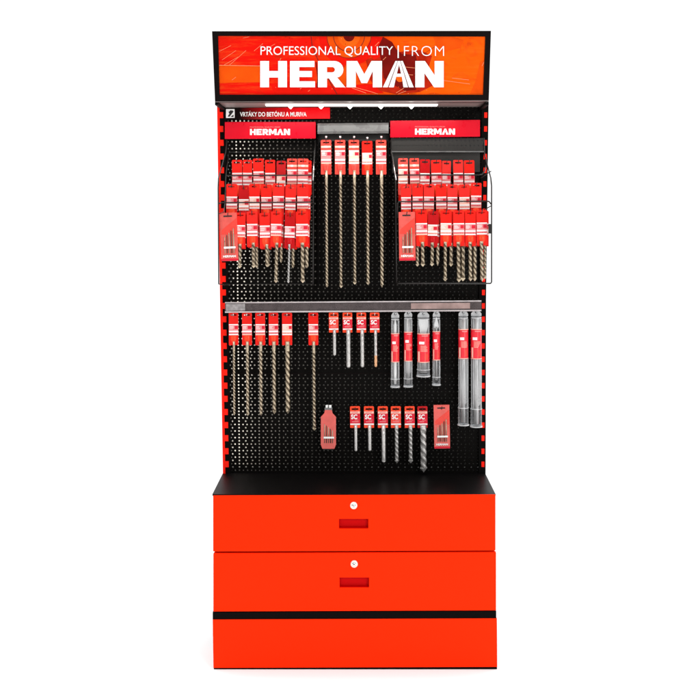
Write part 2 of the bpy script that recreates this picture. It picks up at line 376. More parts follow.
# header artwork -------------------------------------------------
def art_material():
    m = bpy.data.materials.new('header_artwork'); m.use_nodes = True; nt = m.node_tree; b = nt.nodes['Principled BSDF']
    N = nt.nodes.new; Lk = nt.links.new
    tc = N('ShaderNodeTexCoord'); sp = N('ShaderNodeSeparateXYZ'); Lk(tc.outputs['Object'], sp.inputs[0])
    no = N('ShaderNodeTexNoise'); no.inputs['Scale'].default_value = 5; no.inputs['Detail'].default_value = 6; Lk(tc.outputs['Object'], no.inputs['Vector'])
    ma = N('ShaderNodeMath'); ma.operation = 'MULTIPLY_ADD'; ma.inputs[1].default_value = .35; Lk(no.outputs['Fac'], ma.inputs[0]); Lk(sp.outputs['X'], ma.inputs[2])
    mr = N('ShaderNodeMapRange'); mr.inputs[1].default_value = -.35; mr.inputs[2].default_value = .65; Lk(ma.outputs[0], mr.inputs[0])
    cr = N('ShaderNodeValToRGB'); e = cr.color_ramp.elements
    e[0].position = 0; e[0].color = (.70, .008, .002, 1); e[1].position = 1; e[1].color = (.93, .10, .001, 1)
    for p, c in ((.18, (.80, .006, .002)), (.35, (.80, .006, .002)), (.45, (.84, .035, .002)), (.53, (.60, .008, .001)), (.60, (.86, .055, .001)), (.70, (.93, .095, .001))):
        q = cr.color_ramp.elements.new(p); q.color = (*c, 1)
    Lk(mr.outputs[0], cr.inputs[0])
    # streaky scratches and splatters in the print
    mp = N('ShaderNodeMapping'); mp.inputs['Rotation'].default_value = (0, R(-35), 0); mp.inputs['Scale'].default_value = (6, 1, 60); Lk(tc.outputs['Object'], mp.inputs[0])
    n2 = N('ShaderNodeTexNoise'); n2.inputs['Scale'].default_value = 1.6; n2.inputs['Detail'].default_value = 8; n2.inputs['Roughness'].default_value = .7; Lk(mp.outputs[0], n2.inputs['Vector'])
    r2 = N('ShaderNodeValToRGB'); r2.color_ramp.elements[0].position = .50; r2.color_ramp.elements[1].position = .72; r2.color_ramp.elements[1].color = (.28, .28, .28, 1); Lk(n2.outputs['Fac'], r2.inputs[0])
    m1 = N('ShaderNodeMix'); m1.data_type = 'RGBA'; m1.inputs[7].default_value = (.95, .20, .02, 1); Lk(r2.outputs[0], m1.inputs[0]); Lk(cr.outputs[0], m1.inputs[6])
    n3 = N('ShaderNodeTexNoise'); n3.inputs['Scale'].default_value = 14; n3.inputs['Detail'].default_value = 9; n3.inputs['Distortion'].default_value = 1.5; Lk(tc.outputs['Object'], n3.inputs['Vector'])
    r3 = N('ShaderNodeValToRGB'); r3.color_ramp.elements[0].position = .55; r3.color_ramp.elements[1].position = .8; r3.color_ramp.elements[1].color = (.75, .75, .75, 1); Lk(n3.outputs['Fac'], r3.inputs[0])
    m2 = N('ShaderNodeMix'); m2.data_type = 'RGBA'; m2.inputs[7].default_value = (.35, .02, .004, 1); Lk(r3.outputs[0], m2.inputs[0]); Lk(m1.outputs[2], m2.inputs[6])
    Lk(m2.outputs[2], b.inputs['Base Color']); b.inputs['Roughness'].default_value = .3; b.inputs['Specular IOR Level'].default_value = .06
    return m
M['art'] = art_material()
M['a_dark'] = mat('print_maroon', (.17, .004, .002), .4, spec=.06, var=.6, vscale=18)
M['a_orange'] = mat('print_orange', (.86, .075, .001), .4, spec=.06, var=.35, vscale=22)
M['a_red'] = mat('print_red', (.74, .006, .001), .4, spec=.06, var=.2, vscale=15)
M['a_brown'] = mat('print_brick', (.42, .015, .002), .4, spec=.06, var=.7, vscale=25)
M['a_lite'] = mat('print_pale', (.95, .30, .14), .4, spec=.2)
M['a_line'] = mat('print_line', (.16, .01, .004), .4, spec=.2)
M['a_amber'] = mat('print_amber', (.90, .11, .004), .4, spec=.06, var=.3, vscale=40)
mb = MB()
def apoly(pts, mk, z):
    b = [hp(x, y, -.0055 + z) for x, y in pts]; mb.add(b, [tuple(range(len(b)))], mk)
apoly([(218, 35.8), (485.4, 36.4), (483.2, 94.7), (219.6, 94.7)], 'art', 0)
def clipy(y): return max(36.6, min(94.2, y))
def disc(cx, cy, r0, r1, mk, z, a0=0, a1=360, st=7):
    for a in range(a0, a1, st):
        e = min(a + st, a1)
        q = [(cx + r1 * math.cos(R(a)), clipy(cy + r1 * math.sin(R(a)))), (cx + r1 * math.cos(R(e)), clipy(cy + r1 * math.sin(R(e)))),
             (cx + r0 * math.cos(R(e)), clipy(cy + r0 * math.sin(R(e)))), (cx + r0 * math.cos(R(a)), clipy(cy + r0 * math.sin(R(a))))]
        if max(p[1] for p in q) - min(p[1] for p in q) > .05: apoly(q, mk, z)
def stroke(pts, wd, mk, z):
    for (x0, y0), (x1, y1) in zip(pts, pts[1:]):
        l = math.hypot(x1 - x0, y1 - y0); nx, ny = -(y1 - y0) / l * wd / 2, (x1 - x0) / l * wd / 2
        apoly([(x0 + nx, clipy(y0 + ny)), (x1 + nx, clipy(y1 + ny)), (x1 - nx, clipy(y1 - ny)), (x0 - nx, clipy(y0 - ny))], mk, z)
# orange band low on the left, lines of light
apoly([(219, 65.5), (262, 66.5), (266, 82), (219.4, 83)], 'a_orange', .0003)
stroke([(218.8, 65.2), (262, 66)], .5, 'a_lite', .0012)
for a in ([(219, 51.5), (231, 45.5)], [(222, 60), (236, 50.5)], [(224, 65), (238, 57)], [(229, 65.5), (246, 50.5)], [(243, 38), (249, 36.8)], [(254, 51), (263, 43.5)], [(264, 50), (275, 44)], [(232, 80), (236, 77)]):
    stroke(a, .32, 'a_lite', .0012)
# big tool disc with concentric rings
disc(349, 36, 0, 30, 'a_red', .0003, 0, 180)
disc(336, 82, 0, 22, 'a_orange', .0004, -60, 120)
disc(349, 36, 11, 22, 'a_orange', .0006, 0, 180)
disc(349, 36, 5.5, 11, 'a_amber', .0008, 0, 180)
disc(349, 36, 0, 5.5, 'a_dark', .0009, 0, 180)
disc(349, 36, 15.2, 15.8, 'a_line', .0012, 0, 180); disc(349, 36, 21.8, 22.3, 'a_line', .0012, 0, 180)
stroke([(311.2, 36.8), (312, 45), (315, 53), (318, 60), (325, 72), (331, 84), (337, 94)], .7, 'a_line', .0012)
stroke([(316, 62), (318, 78), (317, 88)], 1.2, 'a_dark', .0009)
# maroon shapes round the letter A
apoly([(383, 36.8), (392, 42), (397, 50), (402, 54), (416, 55), (417, 62), (416, 90), (405, 91), (392, 84), (384, 78), (381, 60), (378, 47)], 'a_dark', .0010)
apoly([(366, 60), (378, 55), (398, 52), (420, 50), (432, 56), (428, 70), (436, 84), (420, 92), (396, 94), (380, 91), (370, 80)], 'a_brown', .0006)
apoly([(270, 84), (300, 80), (330, 86), (372, 84), (384, 93), (330, 94.5), (275, 94.4)], 'a_red', .0005)
apoly([(372, 37), (384, 37), (381, 56), (374, 60), (366, 48)], 'a_red', .0007)
apoly([(433, 37), (452, 37), (464, 40), (460, 48), (447, 51), (437, 47)], 'a_orange', .0004)
apoly([(480, 62), (484.2, 60), (483, 94), (470, 94), (476, 80)], 'a_orange', .0004)
disc(400, 78, 0, 4, 'a_amber', .0012)
for a in ([(396, 66), (415, 68)], [(400, 74), (413, 75)], [(352, 88), (366, 93)], [(350, 86), (372, 92), (378, 94)], [(396, 93), (404, 88)], [(398, 94), (406, 91)], [(440, 80), (470, 84)], [(452, 78), (469, 80)],
          [(482, 66), (484, 62)], [(375, 46), (379, 42)], [(383, 60), (386, 57)], [(300, 89), (301.5, 88)], [(308, 91.5), (310, 90)], [(279, 62), (281, 58)], [(345, 88), (349, 84), (351, 80)], [(422, 55), (436, 46)]):
    stroke(a, .38, 'a_lite' if a[0][0] != 422 else 'a_line', .0014)
for _ in range(46):
    x = random.uniform(275, 480); y = random.choice([random.uniform(37, 48), random.uniform(86, 94)]); s = random.uniform(.12, .4)
    disc(x, y, 0, s, random.choice(['a_lite', 'a_amber', 'a_dark']), .0016, 0, 360, 60)
me = bpy.data.meshes.new('sign_face'); me.from_pydata(mb.v, [], mb.f)
for k in mb.mats: me.materials.append(k)
me.polygons.foreach_set('material_index', mb.mi)
link('sign_face', me, head)
HF = lambda px, py: hp(px, py, -.0055 + .0030)
place_brand(260.2, 61, 443.7, 87.3, 0, 'wordmark', head, fn=HF)
place_text('PROFESSIONAL QUALITY', 260.5, 46.3, 393, 56.6, 0, 'white', 'slogan', head, off=-.003, fn=HF)
mb = MB(); q = [HF(397.6, 45.5), HF(398.8, 45.5), HF(398.8, 58), HF(397.6, 58)]; mb.hexa(q, [p + Vector((0, .001, 0)) for p in q], 'white'); mb.build('divider', head)
place_text('FROM', 404, 46, 444, 56, 0, 'white', 'slogan', head, off=-.016, space=1.12, fn=HF)

# light bar under the header
lz = u0.z - .004; yb = -HD + .05
mb = MB(); a, b = P(265, 101.3, HD - .04), P(438, 101.3, HD - .04)
mb.box(a.x, b.x, yb, yb + .045, lz - .005, lz, 'ledbar'); bar = mb.build('light_bar', stand, .001)
for px in (290.5, 321, 350, 381, 411.5):
    c = P(px, 103, HD - .05); mb = MB()
    mb.tube([(c.x, yb + .012, lz - .005), (c.x, yb + .012, lz - .009), (c.x, yb + .012, lz - .017)], [.010, .0085, .0015], 'led', 12)
    mb.build('lamp', bar)

# ------------------------------------------------------------------ signs on the board
def grad_mat():
    m = bpy.data.materials.new('strip_print'); m.use_nodes = True; nt = m.node_tree; b = nt.nodes['Principled BSDF']
    tc = nt.nodes.new('ShaderNodeTexCoord'); sp = nt.nodes.new('ShaderNodeSeparateXYZ'); mr = nt.nodes.new('ShaderNodeMapRange')
    nt.links.new(tc.outputs['Object'], sp.inputs[0]); nt.links.new(sp.outputs['X'], mr.inputs[0])
    mr.inputs[1].default_value = -.46; mr.inputs[2].default_value = -.20
    cr = nt.nodes.new('ShaderNodeValToRGB'); cr.color_ramp.elements[0].color = (.006, .003, .003, 1); cr.color_ramp.elements[1].color = (.80, .002, .006, 1)
    cr.color_ramp.elements[0].position = .1
    nt.links.new(mr.outputs[0], cr.inputs[0]); nt.links.new(cr.outputs[0], b.inputs['Base Color']); b.inputs['Roughness'].default_value = .25; b.inputs['Specular IOR Level'].default_value = .05
    return m
M['strip'] = grad_mat()
t = thing('category_sign', 'narrow black to red strip sign with small white pictogram, just under the header', 'sign')
mb = MB(); pquad(mb, [(225, 107.9), (330, 107.5), (330, 118.6), (225, 119.6)], .024, .0215, 'strip'); mb.build('sign_plate', t)
mb = MB(); pquad(mb, [(226, 109), (234.6, 109), (234.6, 117.8), (226, 118)], .0252, .0242, 'white')
for a in ([(227.5, 116.5), (229.5, 116.8), (233.6, 111.5), (232.2, 110.2)], [(228.5, 112), (231, 110), (232, 111.2), (229.4, 113.8)], [(230.5, 116.8), (233.5, 114.6), (233.6, 116.9), (232, 117)]):
    pquad(mb, a, .0258, .0253, 'dark')
mb.build('pictogram', t)
place_text('VRTÁKY DO BETÓNU A MURIVA', 240, 110.9, 306.5, 116.5, .025, 'white', 'lettering', t, off=.012)
def small_sign(pts, bx, by, label):
    t = thing('rack_sign', label, 'sign', group='crimson name signs on top of the racks')
    mb = MB(); pquad(mb, pts, .040, .037, 'sign'); mb.build('sign_plate', t, .0006)
    place_brand(bx, by, bx + 40, by + 6.0, .041, 'wordmark', t)
    place_text('PROFESSIONAL QUALITY | FROM', bx, by - 2.4, bx + 30, by - 1.0, .041, 'pink', 'lettering', t)
small_sign([(224.8, 122), (315.7, 122), (315.7, 138.4), (224.8, 139)], 250, 129.0, 'crimson lettered sign plate on top of the left wire rack')
small_sign([(390.3, 120.7), (480, 119.9), (480, 136.6), (390.3, 137.5)], 415, 128.6, 'crimson lettered sign plate on top of the right wire rack')

# ------------------------------------------------------------------ drill bits
_bits = {}
def bit_mesh(r, L, pitch, shank, mk, depth=.34, tip='chisel', tipmk=None):
    key = (round(r, 5), round(L, 4), round(pitch, 4), round(shank, 4), mk, depth, tip, tipmk)
    if key in _bits: return _bits[key]
    mb = MB(); n = 14; stp = min(pitch / 12, .004); vs = []; fs = []; rings = []
    z = 0; rings.append((0, 0, 0))
    zz = [0, shank]
    while zz[-1] < L - r * 1.2: zz.append(zz[-1] + stp)
    for z in zz: rings.append((z, 1, 0 if z <= shank else min(1, (z - shank) / .01)))
    for (z, k, fl_) in rings:
        tw = 2 * math.pi * max(0, z - shank) / pitch
        for j in range(n):
            a = 2 * math.pi * j / n
            fr_ = 1 - depth * fl_ * max(0, math.cos(2 * (a - tw))) ** .8
            rr = r * k * fr_; 
            vs.append((rr * math.cos(a), rr * math.sin(a), -z))
    for i in range(len(rings) - 1):
        for j in range(n):
            j2 = (j + 1) % n; fs.append((i * n + j, i * n + j2, (i + 1) * n + j2, (i + 1) * n + j))
    zs = [q[0] for q in rings]
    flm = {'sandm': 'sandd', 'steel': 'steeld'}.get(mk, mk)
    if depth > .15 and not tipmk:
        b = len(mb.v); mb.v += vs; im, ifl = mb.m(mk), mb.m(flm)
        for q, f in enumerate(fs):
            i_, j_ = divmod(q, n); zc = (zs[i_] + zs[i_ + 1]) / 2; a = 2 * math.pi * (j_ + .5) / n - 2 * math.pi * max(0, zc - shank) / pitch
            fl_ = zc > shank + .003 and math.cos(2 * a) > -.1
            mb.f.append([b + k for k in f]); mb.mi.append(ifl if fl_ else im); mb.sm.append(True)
    elif tipmk:
        cut = int(len(fs) * .62); mb.add(vs, fs[:cut], mk, True)
        b = len(mb.v) - len(vs); i = mb.m(tipmk)
        for f in fs[cut:]: mb.f.append([b + q for q in f]); mb.mi.append(i); mb.sm.append(True)
    else: mb.add(vs, fs, mk, True)
    zl = -zz[-1]
    if tip == 'chisel':   # roof-shaped carbide tip, wider than the shank
        w_ = r * 1.12
        mb.add([(-w_, -r * .45, zl), (w_, -r * .45, zl), (w_, r * .45, zl), (-w_, r * .45, zl), (-w_, -r * .45, zl - r * .4), (w_, -r * .45, zl - r * .4), (w_, r * .45, zl - r * .4), (-w_, r * .45, zl - r * .4), (0, 0, zl - r * 1.7)],
               [(0, 1, 5, 4), (1, 2, 6, 5), (2, 3, 7, 6), (3, 0, 4, 7), (4, 5, 8), (5, 6, 8), (6, 7, 8), (7, 4, 8), (0, 3, 2, 1)], mk)
    else:
        mb.tube([(0, 0, zl), (0, 0, zl - r * .5), (0, 0, zl - r * .9), (0, 0, zl - r * 1.1)], [r, r * .85, r * .5, r * .1], tipmk or mk, 14)
    me = mb.mesh('drill_bit'); _bits[key] = me; return me

# ------------------------------------------------------------------ cards (origin top centre, hanging down, front towards -y)
_cards = {}
def card_mesh(wd, h, style, seed):
    key = (round(wd, 4), round(h, 4), style, seed)
    if key in _cards: return _cards[key]
    rnd = random.Random(seed * 31 + len(style)); mb = MB(); T = .0016; hw = wd / 2
    base = {'std': 'cardred', 'deep': 'carddeep', 'pale': 'cardpale', 'short': 'cardorange', 'shortdeep': 'carddeep'}[style]
    s0, s1 = .055 * h, .095 * h; sw = hw * .62
    if style.startswith('short'): s0, s1 = .10 * h, .17 * h; sw = hw * .68
    c = hw * .16; r_ = (0, .006)
    mb.poly([(-hw + c, 0), (hw - c, 0), (hw, -c), (hw, -s0), (-hw, -s0), (-hw, -c)], 0, T, base)
    mb.box(-hw, -sw, 0, T, -s1, -s0, base); mb.box(sw, hw, 0, T, -s1, -s0, base)
    mb.poly([(-hw, -s1), (hw, -s1), (hw, -h + c * .4), (hw - c * .4, -h), (-hw + c * .4, -h), (-hw, -h + c * .4)], 0, T, base)
    k = [0.0]
    def band(v0, v1, mk, a=-.96, b=.96, y=-.0004):
        k[0] += .00002; yy = y - k[0]
        mb.box(hw * a, hw * b, yy, .0001, -v1 * h, -v0 * h, mk)
    if style in ('std', 'deep', 'pale'):
        top = {'std': .355, 'deep': .38, 'pale': .30}[style]
        if style == 'pale':
            band(.17, .225, 'cream'); band(.17, .225, 'white', -.3, .25, -.0006)
        band(top, .69, 'pink' if rnd.random() < .6 else 'cream')
        band(top, top + .03, 'white', y=-.0006)
        band(top + .055, top + .15, 'magenta', rnd.uniform(.1, .35), .90, -.0006)
        for q in range(4): band(top + .06 + q * .027, top + .07 + q * .027, 'white', -.85, rnd.uniform(-.3, .05), -.0007)
        band(.555, .60, 'white', y=-.0006)
        x = -.85
        while x < .8:
            e = x + rnd.uniform(.06, .22); band(.622, .642, 'magenta', x, min(e, .85), -.0006); x = e + .08
        band(.655, .69, 'cream' if rnd.random() < .6 else 'white', y=-.0006)
        if style == 'deep': band(.77, .80, 'pink', -.35, .3); band(.84, .87, 'pink', -.2, .35)
        # blister holding the bit
        bl = []; n = 8
        for v, wv, dp in ((.70, .50, .001), (.74, .60, .0045), (.84, .60, .005), (.90, .36, .005), (.955, .20, .004)):
            for j in range(n + 1):
                a = math.pi * j / n; bl.append((-hw * wv * math.cos(a), -dp * math.sin(a), -v * h))
        fs = [(i * (n + 1) + j, i * (n + 1) + j + 1, (i + 1) * (n + 1) + j + 1, (i + 1) * (n + 1) + j) for i in range(4) for j in range(n)]
        mb.add(bl, fs, 'cardorange' if style == 'std' else base, True)
    else:
        band(.24, .34, 'cream'); band(.34, .80, 'magenta' if rnd.random() < .55 or style == 'shortdeep' else 'cardpale')
        band(.80, .86, 'white', y=-.0006); band(.26, .30, 'pink', -.7, .6, -.0006)
        band(.70, .735, 'pink', -.6, rnd.uniform(.3, .7), -.0006); band(.63, .655, 'pink', -.1, .7, -.0006)
    me = mb.mesh('card')
    if style.startswith('short'):
        pass
    _cards[key] = me; return me
_glyph = {}
def glyph(wd, h, txt='SC'):
    key = (round(wd, 4), round(h, 4), txt)
    if key not in _glyph:
        me = text_mesh(txt, wd * .62, h * .22, .03, .0002)
        stand_up(me, lambda u, v: Vector((-wd * .40 + u, -.0012, -h * .60 + v))); me.materials.clear(); me.materials.append(M['white']); _glyph[key] = me
    return _glyph[key]

def packet(x0, y0, x1, y1, d, label, group, style='std', bit=None, yaw=0, tilt=0, seed=0, name='drill_bit_packet', cat='drill bit packet'):
    """x0..y1 measured card rectangle; bit = (width px, end y px, material, kind[, dx])"""
    c = P((x0 + x1) / 2, y0, d); s = scl(d)
    t = thing(name, label, cat, c, group); t.rotation_euler = (0, R(tilt), R(yaw))
    wd, h = (x1 - x0) / s, (y1 - y0) / s
    cd = link('card', card_mesh(round(wd, 3), round(h, 3), style, seed % 7), t)
    if style.startswith('short'): link('lettering', glyph(wd, h), cd)
    if bit:
        bw, ye, mk, kind = bit[:4]; dx = bit[4] if len(bit) > 4 else 0
        st = .88 * h; L = (ye - y0) / s - st; r = bw / s / 2
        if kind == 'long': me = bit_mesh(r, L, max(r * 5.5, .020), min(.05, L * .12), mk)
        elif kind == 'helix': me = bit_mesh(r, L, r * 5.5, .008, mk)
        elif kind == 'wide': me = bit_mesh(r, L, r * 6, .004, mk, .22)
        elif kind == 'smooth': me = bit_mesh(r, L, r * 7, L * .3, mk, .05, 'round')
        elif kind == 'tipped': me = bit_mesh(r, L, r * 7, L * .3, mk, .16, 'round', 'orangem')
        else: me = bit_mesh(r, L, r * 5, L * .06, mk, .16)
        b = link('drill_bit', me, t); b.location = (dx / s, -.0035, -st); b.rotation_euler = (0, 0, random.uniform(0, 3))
    return t

def hook(parent, px, py, d_end, d_start=.002, rise=.010, ball=False, mk='wire', r=.0016):
    """a wire peg hook passing through the slot of a card whose top is at (px, py, d_end - .012)"""
    a = P(px, py, d_end - .012); z = a.z
    pts = [(a.x, -d_start, z + .012), (a.x, -d_start - .006, z + .004), (a.x, -(d_start + d_end) / 2, z - .004), (a.x, -d_end + .008, z - .006), (a.x, -d_end, z + .000), (a.x + .001, -d_end - .004, z + rise)]
    mb = MB(); mb.tube(pts, r, mk, 6)
    if ball: mb.tube([(a.x + .001, -d_end - .010, z + rise + .003), (a.x + .001, -d_end - .004, z + rise + .004), (a.x + .001, -d_end + .001, z + rise + .004)], [.003, .0052, .0035], 'chrome', 10)
    return mb.build('hook', parent)

ORD = ['leftmost', 'second', 'third', 'fourth', 'fifth', 'sixth', 'seventh', 'eighth']
def ordn(i, n, side=''):
    return 'leftmost' if i == 0 else ('rightmost' if i == n - 1 else ORD[i])

# ------------------------------------------------------------------ wire racks
def wires(mb, pts, r=.0025, mk='wire'): mb.tube([P(*p) for p in pts], r, mk, 8)
D1, D2, D3 = .085, .135, .185
# left rack
lr = thing('wire_rack', 'black wire rack full of red drill packets, left of the long hanging drills', 'rack', P(270, 283, .0), 'wire racks on the board')
def rackpart(root, name, mb, bevel=0):
    o = mb.build(name, root, bevel); o.matrix_parent_inverse = Matrix.Translation(-root.location); return o
def fixp(o, root): o.matrix_parent_inverse = Matrix.Translation(-root.location)
mb = MB()
wires(mb, [(227, 140, .02), (226, 152, .03), (218.6, 178, .205), (218.2, 188, .21), (218.8, 284, .21), (224, 285, .10), (230, 284.5, .01)])
wires(mb, [(229, 152, .02), (226, 176, .10), (225, 203, .15), (224, 212, .20), (218.6, 214, .21)], .0014)
rackpart(lr, 'side_frame', mb)
mb = MB(); wires(mb, [(314.6, 150, .03), (313.0, 180.5, .125)], .0024, 'chrome'); rackpart(lr, 'wire_highlight', mb)  # bright tube standing in for the highlight along the black wire
mb = MB()
wires(mb, [(315.4, 140, .02), (315, 153, .03), (313.2, 180, .11), (313.2, 284, .11), (313.2, 285, .01)])
rackpart(lr, 'side_frame', mb)
mb = MB(); wires(mb, [(226, 175.6, .098), (300, 175.2, .098), (311, 175.2, .098), (313.4, 174.6, .09)]); rackpart(lr, 'cross_bar', mb)
mb = MB(); wires(mb, [(219, 203.5, .205), (222, 202.6, .15), (300, 202.2, .148), (311, 202.0, .148), (313.2, 204, .11)]); rackpart(lr, 'cross_bar', mb)
mb = MB(); wires(mb, [(229, 152.2, .03), (315, 151.8, .03)], .0015); rackpart(lr, 'cross_bar', mb)
mb = MB(); wires(mb, [(219, 284.2, .205), (222, 284.2, .06), (313, 284, .06)], .0015); rackpart(lr, 'cross_bar', mb)
mb = MB(); pbox(mb, 226, 264.8, 313, 265.6, .012, .008, 'black'); rackpart(lr, 'shelf_strip', mb)
# right rack
rr = thing('wire_rack', 'black wire rack full of red drill packets, right of the long hanging drills', 'rack', P(440, 283, .0), 'wire racks on the board')
mb = MB()
wires(mb, [(484, 138, .02), (484.6, 155, .03), (490.8, 178, .20), (491.6, 186, .205), (491.6, 282, .205), (490.5, 283.6, .205)])
wires(mb, [(480.5, 178, .10), (490.9, 171.2, .197)], .0018); wires(mb, [(484, 210, .15), (491.2, 205.8, .203)], .0018)
rackpart(rr, 'side_frame', mb)
mb = MB(); wires(mb, [(391.8, 153, .04), (396.2, 180, .125)], .0024, 'chrome'); rackpart(rr, 'wire_highlight', mb)  # pale tube built over the dark wire as its glint
mb = MB(); wires(mb, [(390.8, 140, .02), (391.2, 153, .03), (395.6, 180, .11), (396.6, 283, .11)]); rackpart(rr, 'side_frame', mb)
mb = MB(); wires(mb, [(396, 175, .098), (478, 174.9, .098), (482, 174.2, .10), (484.5, 171.5, .09), (485.5, 168, .05), (485.5, 165, .02)]); rackpart(rr, 'cross_bar', mb)
mb = MB(); wires(mb, [(397.6, 218, .14), (397.6, 204, .148), (398.6, 201.6, .148), (484, 201.2, .148), (489, 201.4, .19), (491, 204, .203)]); rackpart(rr, 'cross_bar', mb)
mb = MB(); wires(mb, [(396.6, 283.3, .11), (399, 283.4, .20), (490.5, 283.4, .205)]); rackpart(rr, 'cross_bar', mb)
mb = MB(); pbox(mb, 487.6, 224.6, 491.0, 225.8, .20, .196, 'wire'); pbox(mb, 488.6, 224, 492, 233.6, .214, .202, 'wire'); rackpart(rr, 'clip', mb, .0006)
# perforated header plate of the right rack
mb = MB(); vs = []; fs = []
ex = [391 + i * 93 / 22. for i in range(23)]
for r0_, r1_ in ((138, 143.2), (143.2, 148)):
    for i in range(22):
        l, r_ = ex[i], ex[i + 1]; cx, cy = (l + r_) / 2 + (.9 if r0_ > 140 else 0), (r0_ + r1_) / 2; b = len(vs)
        rect = [(l, r0_), (cx, r0_), (r_, r0_), (r_, cy), (r_, r1_), (cx, r1_), (l, r1_), (l, cy)]
        octo = [(cx + .75 * math.cos(R(a)), cy + .75 * math.sin(R(a))) for a in (-135, -90, -45, 0, 45, 90, 135, 180)]
        vs += [P(*p, .022) for p in rect + octo]
        for j in range(8): fs.append((b + j, b + 8 + j, b + 8 + (j + 1) % 8, b + (j + 1) % 8))
mb.add(vs, fs, 'dgrey'); pbox(mb, 391, 148.01, 484, 151.0, .022, .019, 'dgrey'); pbox(mb, 391, 151, 484, 152.2, .028, .019, 'grey')
pbox(mb, 391, 138, 484, 151, .0185, .017, 'dark'); pbox(mb, 392, 152.3, 480, 172, .014, .012, 'dgrey')
rackpart(rr, 'back_plate', mb)

BACK = lambda a: (a[0] + 1.5, a[1] + 2)
def fill_rack(root, side, rows):
    gname = 'packets in the %s wire rack' % side
    for ri, (rowname, cards, d) in enumerate(rows):
        n = len(cards)
        for i, c in enumerate(cards):
            x0, x1, yt = c[0], c[1], c[2]; style = c[3]; bit = c[4] if len(c) > 4 else None; behind = c[5] if len(c) > 5 else None
            hh = (36.5, 36.0, 35.6)[ri]
            oi, on = (i + 1, n + 1) if rowname == 'bottom' else (i, n)
            which = {'leftmost': 'leftmost', 'rightmost': 'rightmost'}.get(ordn(oi, on), ordn(oi, on) + ' from left')
            look = {'std': 'red carded drill packet', 'pale': 'pale striped red drill packet', 'deep': 'deep red drill packet'}[style]
            packet(x0, yt, x1, yt + hh, d, '%s, %s in the %s row, %s wire rack' % (look, which, rowname, side), gname,
                   style, bit, random.uniform(-11, 11), random.uniform(-1.4, 1.4), seed=i + ri * 3 + (11 if side == 'right' else 0))
            h = hook(root, (x0 + x1) / 2, yt + 1.8, d + .013, .004, .009); fixp(h, root)
            if behind:
                bx, be, bw = behind
                cx = (x0 + x1) / 2; off = max(-1.6, min(1.6, bx - cx))
                packet(x0 + off, yt + .8, x1 + off, yt + .8 + hh, d - .014, 'red packet behind the one %s in the %s row, %s wire rack' % (which, rowname, side), gname,
                       'std', (bw, be, 'sandm', 'wide', bx - cx - off), random.uniform(-2, 2), 0, seed=i)
S3 = 3.3
fill_rack(lr, 'left', [
    ('top', [(231.9, 242.1, 159.9, 'std'), (242.8, 252.2, 159.9, 'std'), (252.9, 263.6, 158.6, 'std'), (264.9, 275.1, 159.9, 'std'), (276.6, 286, 160.8, 'deep'), (287.1, 297, 158.6, 'pale'), (297.9, 308.6, 158.6, 'pale')], D1),
    ('middle', [(226.3, 237.4, 183.9, 'std'), (238.7, 248.9, 185.6, 'deep'), (249.2, 259.7, 183.9, 'std'), (261, 271.7, 184.4, 'std'), (273, 284.2, 183.5, 'std'), (285.6, 296.1, 185, 'std'), (297, 308.6, 183.9, 'std')], D2),
    ('bottom', [(235.4, 245.6, 212.6, 'std', (S3, 267, 'sandm', 'wide'), (240.6, 255, 2.2)), (246.4, 257.6, 211.4, 'std', (S3, 267, 'sandm', 'wide', 1.2), (256.8, 267, 2.8)), (259.3, 270, 213, 'std', (S3, 266.2, 'sandm', 'wide', 1.5), (268.2, 266, 3)),
                (271, 282, 211.4, 'std', (S3, 282, 'sandm', 'wide', 1), (281.2, 262, 3)), (285, 295.3, 213, 'deep', (2.3, 282, 'steel', 'wide'), (293.2, 267, 3)), (295.8, 308, 211.4, 'std', (S3 + .4, 282, 'sandm', 'wide', .3), (306.8, 266.6, 3.6))], D3)])
fill_rack(rr, 'right', [
    ('top', [(398.2, 407.9, 158.2, 'pale'), (409.4, 419, 158.2, 'pale'), (420, 430, 159.3, 'deep'), (431, 441.3, 160, 'std'), (442.1, 451.1, 160.8, 'std'), (453, 463.1, 160, 'std'), (463.8, 474.3, 160.3, 'std')], D1),
    ('middle', [(400.8, 411, 184.5, 'std'), (412.4, 422.9, 184, 'std'), (424, 434.4, 184, 'std'), (435.7, 446.2, 184, 'std'), (447.3, 457.6, 184.4, 'std'), (458.9, 469.4, 184.4, 'std'), (471, 481.6, 182.9, 'std')], D2),
    ('bottom', [(415.6, 427, 210.6, 'std', (S3 + .3, 265.6, 'sandm', 'wide', .5), (417.4, 265.4, 3)), (428, 438, 211.2, 'deep', (S3, 265.3, 'sandm', 'wide'), (437.6, 265, 3.4)), (440.4, 451.6, 210.6, 'std', (S3, 279.8, 'sandm', 'wide', -.6), (450.9, 265, 3.6)),
                (453, 464.2, 210.6, 'std', (S3 + .4, 280.4, 'sandm', 'wide', -.8), (462.8, 279.6, 4)), (465, 475.6, 210.6, 'std', (S3 + .3, 280.2, 'sandm', 'wide', -.4), (474.6, 279.4, 3.8)), (476.2, 487.1, 210, 'std', (S3 + .3, 280, 'sandm', 'wide', -.8), (484.8, 278, 2.8))], D3)])
# a few more cards peeping out beside the top rows
packet(302.0, 160.5, 311.6, 195, D1 - .02, 'red packet edge peeping out right of the top row, left wire rack', 'packets in the left wire rack', 'std', None, 3, 0, 2)
packet(299.5, 184.8, 310.4, 220, D2 - .02, 'red packet behind the right end of the middle row, left wire rack', 'packets in the left wire rack', 'std', None, 2, 0, 1)
packet(398.6, 166, 408.6, 201, D1 - .02, 'red packet behind the left end of the top row, right wire rack', 'packets in the right wire rack', 'std', None, 2, 0, 1)

